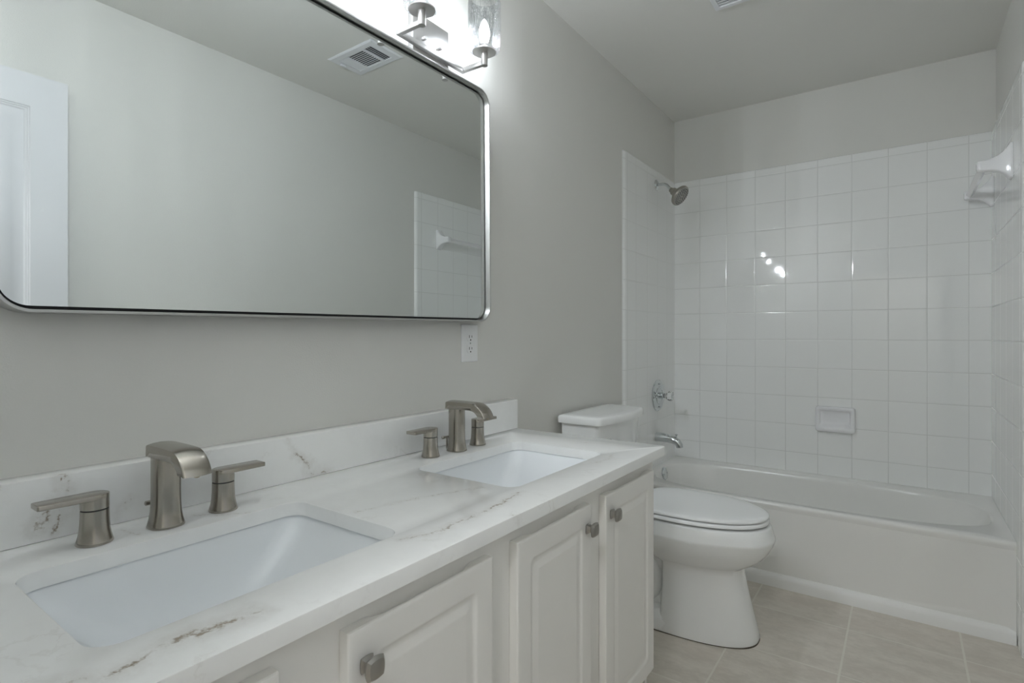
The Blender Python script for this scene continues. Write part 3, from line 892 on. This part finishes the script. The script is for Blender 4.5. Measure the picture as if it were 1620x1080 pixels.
def sink(yc):
    t = thing('sink', (0.3275, yc, ZC - SLAB), '', 'sink', 'undermount sinks in the countertop')
    hx, hy = (HX1 - HX0) / 2 + 0.005, 0.2200 + 0.003
    xc = (HX0 + HX1) / 2
    z0 = ZC - SLAB - 0.0004
    rings = []
    def ring(ex, ey, r, z, dx=0.0): return [(u, v, z) for u, v in rrect(xc - hx + ex, xc + hx - ex, yc - hy + ey, yc + hy - ey, r, 8)]
    # flange outside, then the inside walls: steep front and back, long sloping ends
    rings.append(ring(-0.018, -0.018, 0.04, z0 - 0.008))
    rings.append(ring(-0.018, -0.018, 0.04, z0))
    rings.append(ring(0.0, 0.0, 0.034, z0))
    rings.append(ring(0.003, 0.004, 0.036, z0 - 0.004))
    for z, ex, ey, r in ((-0.025, 0.008, 0.022, 0.040), (-0.055, 0.015, 0.054, 0.046), (-0.085, 0.025, 0.088, 0.052), (-0.105, 0.036, 0.112, 0.055), (-0.118, 0.052, 0.135, 0.055), (-0.125, 0.075, 0.160, 0.05), (-0.128, 0.105, 0.187, 0.035)):
        rings.append(ring(ex, ey, r, z0 + z))
    obj('basin', MB().loft(rings, cap0=False, cap1=True), 'sink', t, angle=60)
    dr = obj('drain', MB().lathe([(0.030, 0.0), (0.029, 0.003), (0.022, 0.0035), (0.020, 0.001)], (xc, yc, z0 - 0.1278), (0, 0, 1), 28), 'nickel', t, label='brushed nickel drain')
    obj('stopper', MB().lathe([(0.018, 0.0), (0.018, 0.005), (0.012, 0.008), (0.002, 0.009)], (xc, yc, z0 - 0.1268), (0, 0, 1), 24), 'nickel', dr)
    return t
s1 = sink(-2.920)
s1['label'] = 'white rectangular undermount sink nearest the camera, under the left end of the mirror'
s2 = copy_tree(s1); s2.location = (0.3275, -2.167, ZC - SLAB)
s2['label'] = 'white rectangular undermount sink farther away, next to the toilet end of the counter'

def faucet(yc, label):
    zc = ZC + 0.0004
    t = thing('faucet', (0.12, yc, zc), label, 'faucet', 'brushed nickel faucets on the countertop')
    # column: rounded, flaring towards the foot
    rings = []
    K = 28
    def sup(rx, ry, x, z, n=2.5):
        pts = []
        for i in range(K):
            a = 2 * PI * i / K; c, s = math.cos(a), math.sin(a)
            pts.append((x + rx * math.copysign(abs(c) ** (2 / n), c), yc + ry * math.copysign(abs(s) ** (2 / n), s), zc + z))
        return pts
    for z, rx, ry in ((0.0, 0.0270, 0.0270), (0.0015, 0.0275, 0.0275), (0.006, 0.0262, 0.0262), (0.014, 0.0243, 0.0243), (0.024, 0.0229, 0.0228), (0.038, 0.0222, 0.0218), (0.06, 0.0220, 0.0214), (0.1225, 0.0220, 0.0212)):
        rings.append(sup(rx, ry, 0.1235, z))
    col = MB().loft(rings)
    # arm: side profile swept across its width with a slightly crowned top
    xs0 = 0.0995
    outer = [(xs0, 0.1190), (xs0 + 0.001, 0.1378)]
    for k in range(8): outer.append((xs0 + 0.005 + 0.085 * k / 7, 0.1390 + 0.0004 * math.sin(PI * k / 7)))
    for k in range(1, 11):
        a = math.radians(90 - 72 * k / 10)
        outer.append((0.1895 + 0.0520 * math.cos(a), 0.0860 + 0.0530 * math.sin(a)))
    inner = [(0.2235, 0.1045)]
    for k in range(1, 9):
        a = math.radians(18 + 72 * k / 8)
        inner.append((0.1860 + 0.0370 * math.cos(a), 0.0870 + 0.0335 * math.sin(a)))
    inner += [(0.165, 0.1203), (0.14, 0.1200), (0.12, 0.1195)]
    # fewer cross sections, from one side to the other
    secs = []
    for s in (-1.0, -0.96, -0.80, -0.5, 0.0, 0.5, 0.80, 0.96, 1.0):
        yy = yc + s * 0.0222
        edge = 0.0013 if abs(s) == 1.0 else 0.0
        crown = 0.0030 * (1 - s * s)
        pts = []
        for i, (x, z) in enumerate(outer):
            f = 1.0 if 1 <= i else 0.0
            nx = 0.0 if i < 10 else math.cos(math.radians(90 - 72 * (i - 9) / 10))
            nz = 1.0 if i < 10 else math.sin(math.radians(90 - 72 * (i - 9) / 10))
            tip = 0.0055 * (1 - s * s) * max(0, (i - 12)) / 7.0
            pts.append((x + f * (crown - edge) * nx * 0.4 + tip * 0.8, yy, zc + z + f * (crown - edge) * nz - tip * 0.25))
        for i, (x, z) in enumerate(inner):
            pts.append((x - (edge if i < 9 else 0) + (0.0045 * (1 - s * s) if i == 0 else 0), yy, zc + z + edge))
        secs.append(pts)
    col.loft(secs)
    sp = obj('spout', col, 'nickel', t, angle=38)
    # water outlet in the tip
    p0 = Vector((0.2330, yc, zc + 0.1026)); dwn = Vector((-0.30, 0, -0.95)).normalized()
    ou = MB()
    ou.loft([[tuple(p0 + Vector((0.0072 * math.cos(a) * 0.95, 0.0150 * math.sin(a), -0.0072 * math.cos(a) * -0.30)) + dwn * h) for a in [2 * PI * k / 20 for k in range(20)]] for h in (-0.004, 0.0012)])
    out = obj('outlet', ou, 'slot', sp)
    obj('aerator', MB().lathe([(0.0055, 0.0), (0.0055, 0.0010), (0.003, 0.0012)], p0 + dwn * 0.0013, dwn, 14), 'brass', sp)
    # pop-up lift rod behind the spout
    lr = MB().tube([(0.0830, yc + 0.003, zc), (0.0830, yc + 0.003, zc + 0.034)], 0.0026, 10)
    lr.lathe([(0.0030, -0.020), (0.0042, -0.019), (0.0042, -0.013), (0.0034, -0.010), (0.0034, 0.014), (0.0028, 0.0155)], (0.0830, yc + 0.003, zc + 0.034), (0, 1, 0), 16)
    obj('lift_rod', lr, 'nickel', t)
    for s, lab in ((-1, None), (1, None)):
        yh = yc + s * 0.1005
        hb = MB().lathe([(0.0245, 0.0), (0.0250, 0.0012), (0.0236, 0.006), (0.0218, 0.013), (0.0203, 0.022), (0.0194, 0.033), (0.0190, 0.045), (0.0190, 0.0525)], (0.118, yh, zc), (0, 0, 1), 36)
        h = obj('handle', hb, 'nickel', t, angle=50)
        obj('joint_ring', MB().lathe([(0.0182, 0.0526), (0.0182, 0.0542)], (0.118, yh, zc), (0, 0, 1), 30), 'slot', h)
        # lever: round cap that runs out into a flat wide blade
        lb = MB()
        R0 = 0.0192
        L = 0.0745
        def plan(e):
            pts = []
            for k in range(17):        # half circle away from the blade
                a = PI + PI * k / 16
                pts.append((math.cos(a) * (R0 - e), math.sin(a) * (R0 - e)))
            for f in (0.15, 0.35, 0.60, 0.85, 0.97): pts.append(((R0 - 0.0026 * f) - e, L * f - e * (f > 0.9)))
            pts.append(((R0 - 0.0045) - e, L - e)); pts.append((-(R0 - 0.0045) + e, L - e))
            for f in (0.97, 0.85, 0.60, 0.35, 0.15): pts.append((-(R0 - 0.0026 * f) + e, L * f - e * (f > 0.9)))
            return pts
        def P3(pts, zf): return [(0.118 + u, yh + s * v, zc + zf(v)) for u, v in pts]
        secs = [P3(plan(0.0006), lambda v: 0.0697), P3(plan(0.0), lambda v: 0.0703), P3(plan(0.0), lambda v: 0.0765), P3(plan(0.0004), lambda v: 0.0772), P3(plan(0.0012), lambda v: 0.0775)]
        lb.loft(secs)
        lb.lathe([(0.0186, 0.0544), (0.0190, 0.0548), (0.0191, 0.0702)], (0.118, yh, zc), (0, 0, 1), 36)
        obj('lever', lb, 'nickel', h, angle=38)
    return t
f1 = faucet(-2.921, 'brushed nickel three-piece faucet behind the nearest sink')
f2 = copy_tree(f1); f2.location = (0.12, -2.166, ZC + 0.0004)
f2['label'] = 'brushed nickel three-piece faucet behind the far sink, below the wall outlet'

# ================================================================== MIRROR
def mirror():
    y0, y1, z0, z1 = -3.133, -1.918, 1.1435, 1.8945
    loc = (0.0, (y0 + y1) / 2, (z0 + z1) / 2)
    t = thing('mirror', loc, 'wide rounded mirror in a silver metal frame above the vanity', 'mirror')
    R = 0.050
    def rr(e, x): return [(x, u, v) for u, v in rrect(y0 + e, y1 - e, z0 + e, z1 - e, R - e, 12)]
    fr = [rr(0.0, 0.0012), rr(0.0, 0.0512), rr(0.0006, 0.0520), rr(0.0044, 0.0520), rr(0.0050, 0.0512), rr(0.0050, 0.0012)]
    obj('frame', MB().loft(fr + [fr[0]], cap0=False, cap1=False), 'frame', t, angle=40)
    obj('backing', MB().loft([rr(0.0052, 0.016), rr(0.0052, 0.0240)]), 'slot', t)
    obj('glass', MB().loft([rr(0.0110, 0.0243), rr(0.0110, 0.0340)]), 'mirror_glass', t, smooth=False)
    t.rotation_euler = (math.radians(0.45), 0, 0)
mirror()

# ================================================================== VANITY LIGHTS
def vanity_light(yc, label, fil):
    t = thing('vanity_light', (0.0, yc, 1.965), label, 'wall lamp', 'two-lamp vanity lights above the mirror')
    zb = 1.936
    bp = obj('backplate', MB().box(0.0006, 0.0215, yc - 0.075, yc + 0.075, 1.900, 2.032, 0.0015), 'nickel_light', t, angle=30)
    for s in (-1, 1):
        obj('screw', MB().lathe([(0.0055, 0.0), (0.0055, 0.010), (0.0045, 0.012)], (0.0217, yc + 0.035 * s, 1.9645), (1, 0, 0), 18), 'nickel_light', bp)
    yr = 0.1335
    obj('crossbar', MB().box(0.0217, 0.0345, yc - yr - 0.0065, yc + yr + 0.0065, zb - 0.0065, zb + 0.0065, 0.0006), 'nickel_light', t, angle=30)
    for s in (-1, 1):
        ys = yc + s * yr
        am = obj('arm', MB().box(0.0347, 0.1080, ys - 0.0065, ys + 0.0065, zb - 0.0065, zb + 0.0065, 0.0006), 'nickel_light', t, angle=30)
        obj('socket_cup', MB().lathe([(0.0098, 0.0), (0.0102, 0.0006), (0.0102, 0.0395), (0.0355, 0.0400), (0.0360, 0.0405), (0.0360, 0.0435), (0.0355, 0.0440), (0.0160, 0.0445), (0.0160, 0.062), (0.0150, 0.0635)], (0.115, ys, zb - 0.009), (0, 0, 1), 40), 'nickel_light', am, angle=40)
        zs = zb - 0.009 + 0.0448
        prof = [(0.0180, 0.0005), (0.0380, 0.0000), (0.0455, 0.0020), (0.0490, 0.0065), (0.0500, 0.0130), (0.0500, 0.1440), (0.0490, 0.1510), (0.0455, 0.1560), (0.0420, 0.1585), (0.0405, 0.1610)]
        obj('lamp_shade', MB().lathe(prof, (0.115, ys, zs), (0, 0, 1), 56, cap0=False, cap1=False), 'crackle', t, label='clear crackled glass shade')
        bl = obj('bulb', MB().lathe([(0.0085, 0.018), (0.0105, 0.026), (0.0150, 0.038), (0.0175, 0.050), (0.0165, 0.063), (0.0125, 0.078), (0.0070, 0.090), (0.0020, 0.097)], (0.115, ys, zs), (0, 0, 1), 28), 'bulb', t, angle=80)
        obj('filament', MB().lathe([(0.0006, 0.034), (0.0006, 0.072)], (0.115, ys, zs), (0, 0, 1), 8), fil, bl)
    return t
vanity_light(-2.163, 'two-lamp wall light with crackled glass shades above the right end of the mirror', 'filament_far')
vanity_light(-2.920, 'two-lamp wall light with crackled glass shades above the left end of the mirror', 'filament_near')

# ================================================================== OUTLET
def outlet():
    yc, zc = -1.9655, 1.0780
    t = thing('wall_outlet', (0.0, yc, zc - 0.06), 'white duplex wall outlet below the right corner of the mirror', 'outlet')
    rings = []
    for x, e in ((0.0004, 0.0), (0.0030, 0.0), (0.0050, 0.0025), (0.0056, 0.005)):
        rings.append([(x, u, v) for u, v in rrect(yc - 0.0405 + e, yc + 0.0405 - e, zc - 0.0610 + e, zc + 0.0610 - e, 0.003, 4)])
    obj('cover_plate', MB().loft(rings), 'plastic', t)
    for zz in (zc + 0.0192, zc - 0.0192):
        rp = rrect(yc - 0.0170, yc + 0.0170, zz - 0.0140, zz + 0.0140, 0.0095, 6)
        r = obj('receptacle', MB().loft([[(0.0058, u, v) for u, v in rp], [(0.0072, u, v) for u, v in rp]]), 'plastic', t)
        sl = MB()
        sl.box(0.00725, 0.0076, yc - 0.0078, yc - 0.0056, zz - 0.0020, zz + 0.0070)
        sl.box(0.00725, 0.0076, yc + 0.0052, yc + 0.0074, zz - 0.0010, zz + 0.0060)
        sl.lathe([(0.0026, 0.0), (0.0026, 0.0004)], (0.00725, yc, zz - 0.0085), (1, 0, 0), 12)
        obj('slots', sl, 'slot', r)
    obj('screw', MB().lathe([(0.0030, 0.0), (0.0030, 0.0010), (0.0015, 0.0016)], (0.0058, yc, zc), (1, 0, 0), 14), 'chrome', t)
outlet()

# ================================================================== CEILING VENT AND FAN GRILLE
def vent():
    x0, x1, y0, y1 = 0.838, 1.150, -1.7270, -1.5300
    t = thing('ceiling_vent', ((x0 + x1) / 2, (y0 + y1) / 2, RH), 'white louvered air register in the ceiling, seen in the mirror', 'vent')
    z = RH - 0.0004
    # frame: bevelled flange around the louver field
    ix0, ix1, iy0, iy1 = x0 + 0.042, x1 - 0.038, y0 + 0.036, y1 - 0.036
    def rc(e, zz): return [(x0 + e, y0 + e, zz), (x1 - e, y0 + e, zz), (x1 - e, y1 - e, zz), (x0 + e, y1 - e, zz)]
    inn = lambda zz: [(ix0, iy0, zz), (ix1, iy0, zz), (ix1, iy1, zz), (ix0, iy1, zz)]
    mb = MB().loft([rc(0.0, z), rc(0.0, z - 0.002), rc(0.009, z - 0.006), inn(z - 0.006), inn(z)], cap0=False, cap1=False)
    fr = obj('frame', mb, 'vent', t, smooth=False)
    obj('duct_backing', MB().box(ix0, ix1, iy0, iy1, z - 0.0012, z - 0.0002), 'vent_dark', t)
    ex = 0.058
    xa, xb = ix0 + ex, ix1 - ex
    for xd in (xa, xb):
        obj('divider', MB().box(xd - 0.006, xd + 0.006, iy0, iy1, z - 0.006, z - 0.0014), 'vent', t, smooth=False)
    def slat_x(mb, xs, xe, y, tilt):      # slat running along x
        c, s = math.cos(tilt) * 0.0050, math.sin(tilt) * 0.0024
        pr = [(y - c, z - 0.0037 - s), (y + c, z - 0.0037 + s), (y + c, z - 0.0030 + s), (y - c, z - 0.0030 - s)]
        mb.prism(pr, lambda u, v: (xs, u, v), lambda u, v: (xe, u, v))
    mb = MB()
    n = 10
    for k in range(n):
        yy = iy0 + (iy1 - iy0) * (k + 0.5) / n
        slat_x(mb, xa + 0.006, xb - 0.006, yy, math.radians(30 if k != 7 else 80))
    obj('centre_louvers', mb, 'vent', t, smooth=False)
    for xs, xe, tl in ((ix0, xa - 0.006, 40), (xb + 0.006, ix1, -25)):
        mb = MB(); n = 4
        for k in range(n):
            xx = xs + (xe - xs) * (k + 0.5) / n
            c, s = math.cos(math.radians(tl)) * 0.0056, math.sin(math.radians(tl)) * 0.0026
            pr = [(xx - c, z - 0.0037 - s), (xx + c, z - 0.0037 + s), (xx + c, z - 0.0030 + s), (xx - c, z - 0.0030 - s)]
            mb.prism(pr, lambda u, v: (u, iy0, v), lambda u, v: (u, iy1, v))
        obj('end_louvers', mb, 'vent', t, smooth=False)
    obj('damper_lever', MB().box(x1 - 0.032, x1 - 0.022, -1.672, -1.640, z - 0.016, z - 0.0062, 0.002), 'vent', t)
vent()

def fan():
    x0, x1, y0, y1 = 0.538, 0.800, -1.322, -1.060
    t = thing('exhaust_fan_grille', ((x0 + x1) / 2, (y0 + y1) / 2, RH), 'white square exhaust fan grille in the ceiling above the toilet', 'exhaust fan')
    z = RH - 0.0004
    def rc(e, zz): return [(x0 + e, y0 + e, zz), (x1 - e, y0 + e, zz), (x1 - e, y1 - e, zz), (x0 + e, y1 - e, zz)]
    obj('frame', MB().loft([rc(0.0, z), rc(0.0, z - 0.006), rc(0.004, z - 0.012), rc(0.021, z - 0.012), rc(0.023, z - 0.004), rc(0.023, z)], cap0=False, cap1=False), 'vent', t, smooth=False)
    obj('fan_backing', MB().box(x0 + 0.023, x1 - 0.023, y0 + 0.023, y1 - 0.023, z - 0.0012, z - 0.0002), 'vent_dark', t)
    mb = MB()
    n = 12
    for k in range(n):
        yy = y0 + 0.030 + (y1 - y0 - 0.060) * (k + 0.5) / n
        mb.box(x0 + 0.0235, x1 - 0.0235, yy - 0.0045, yy + 0.0045, z - 0.010, z - 0.0075)
    obj('louvers', mb, 'vent', t, smooth=False)
fan()
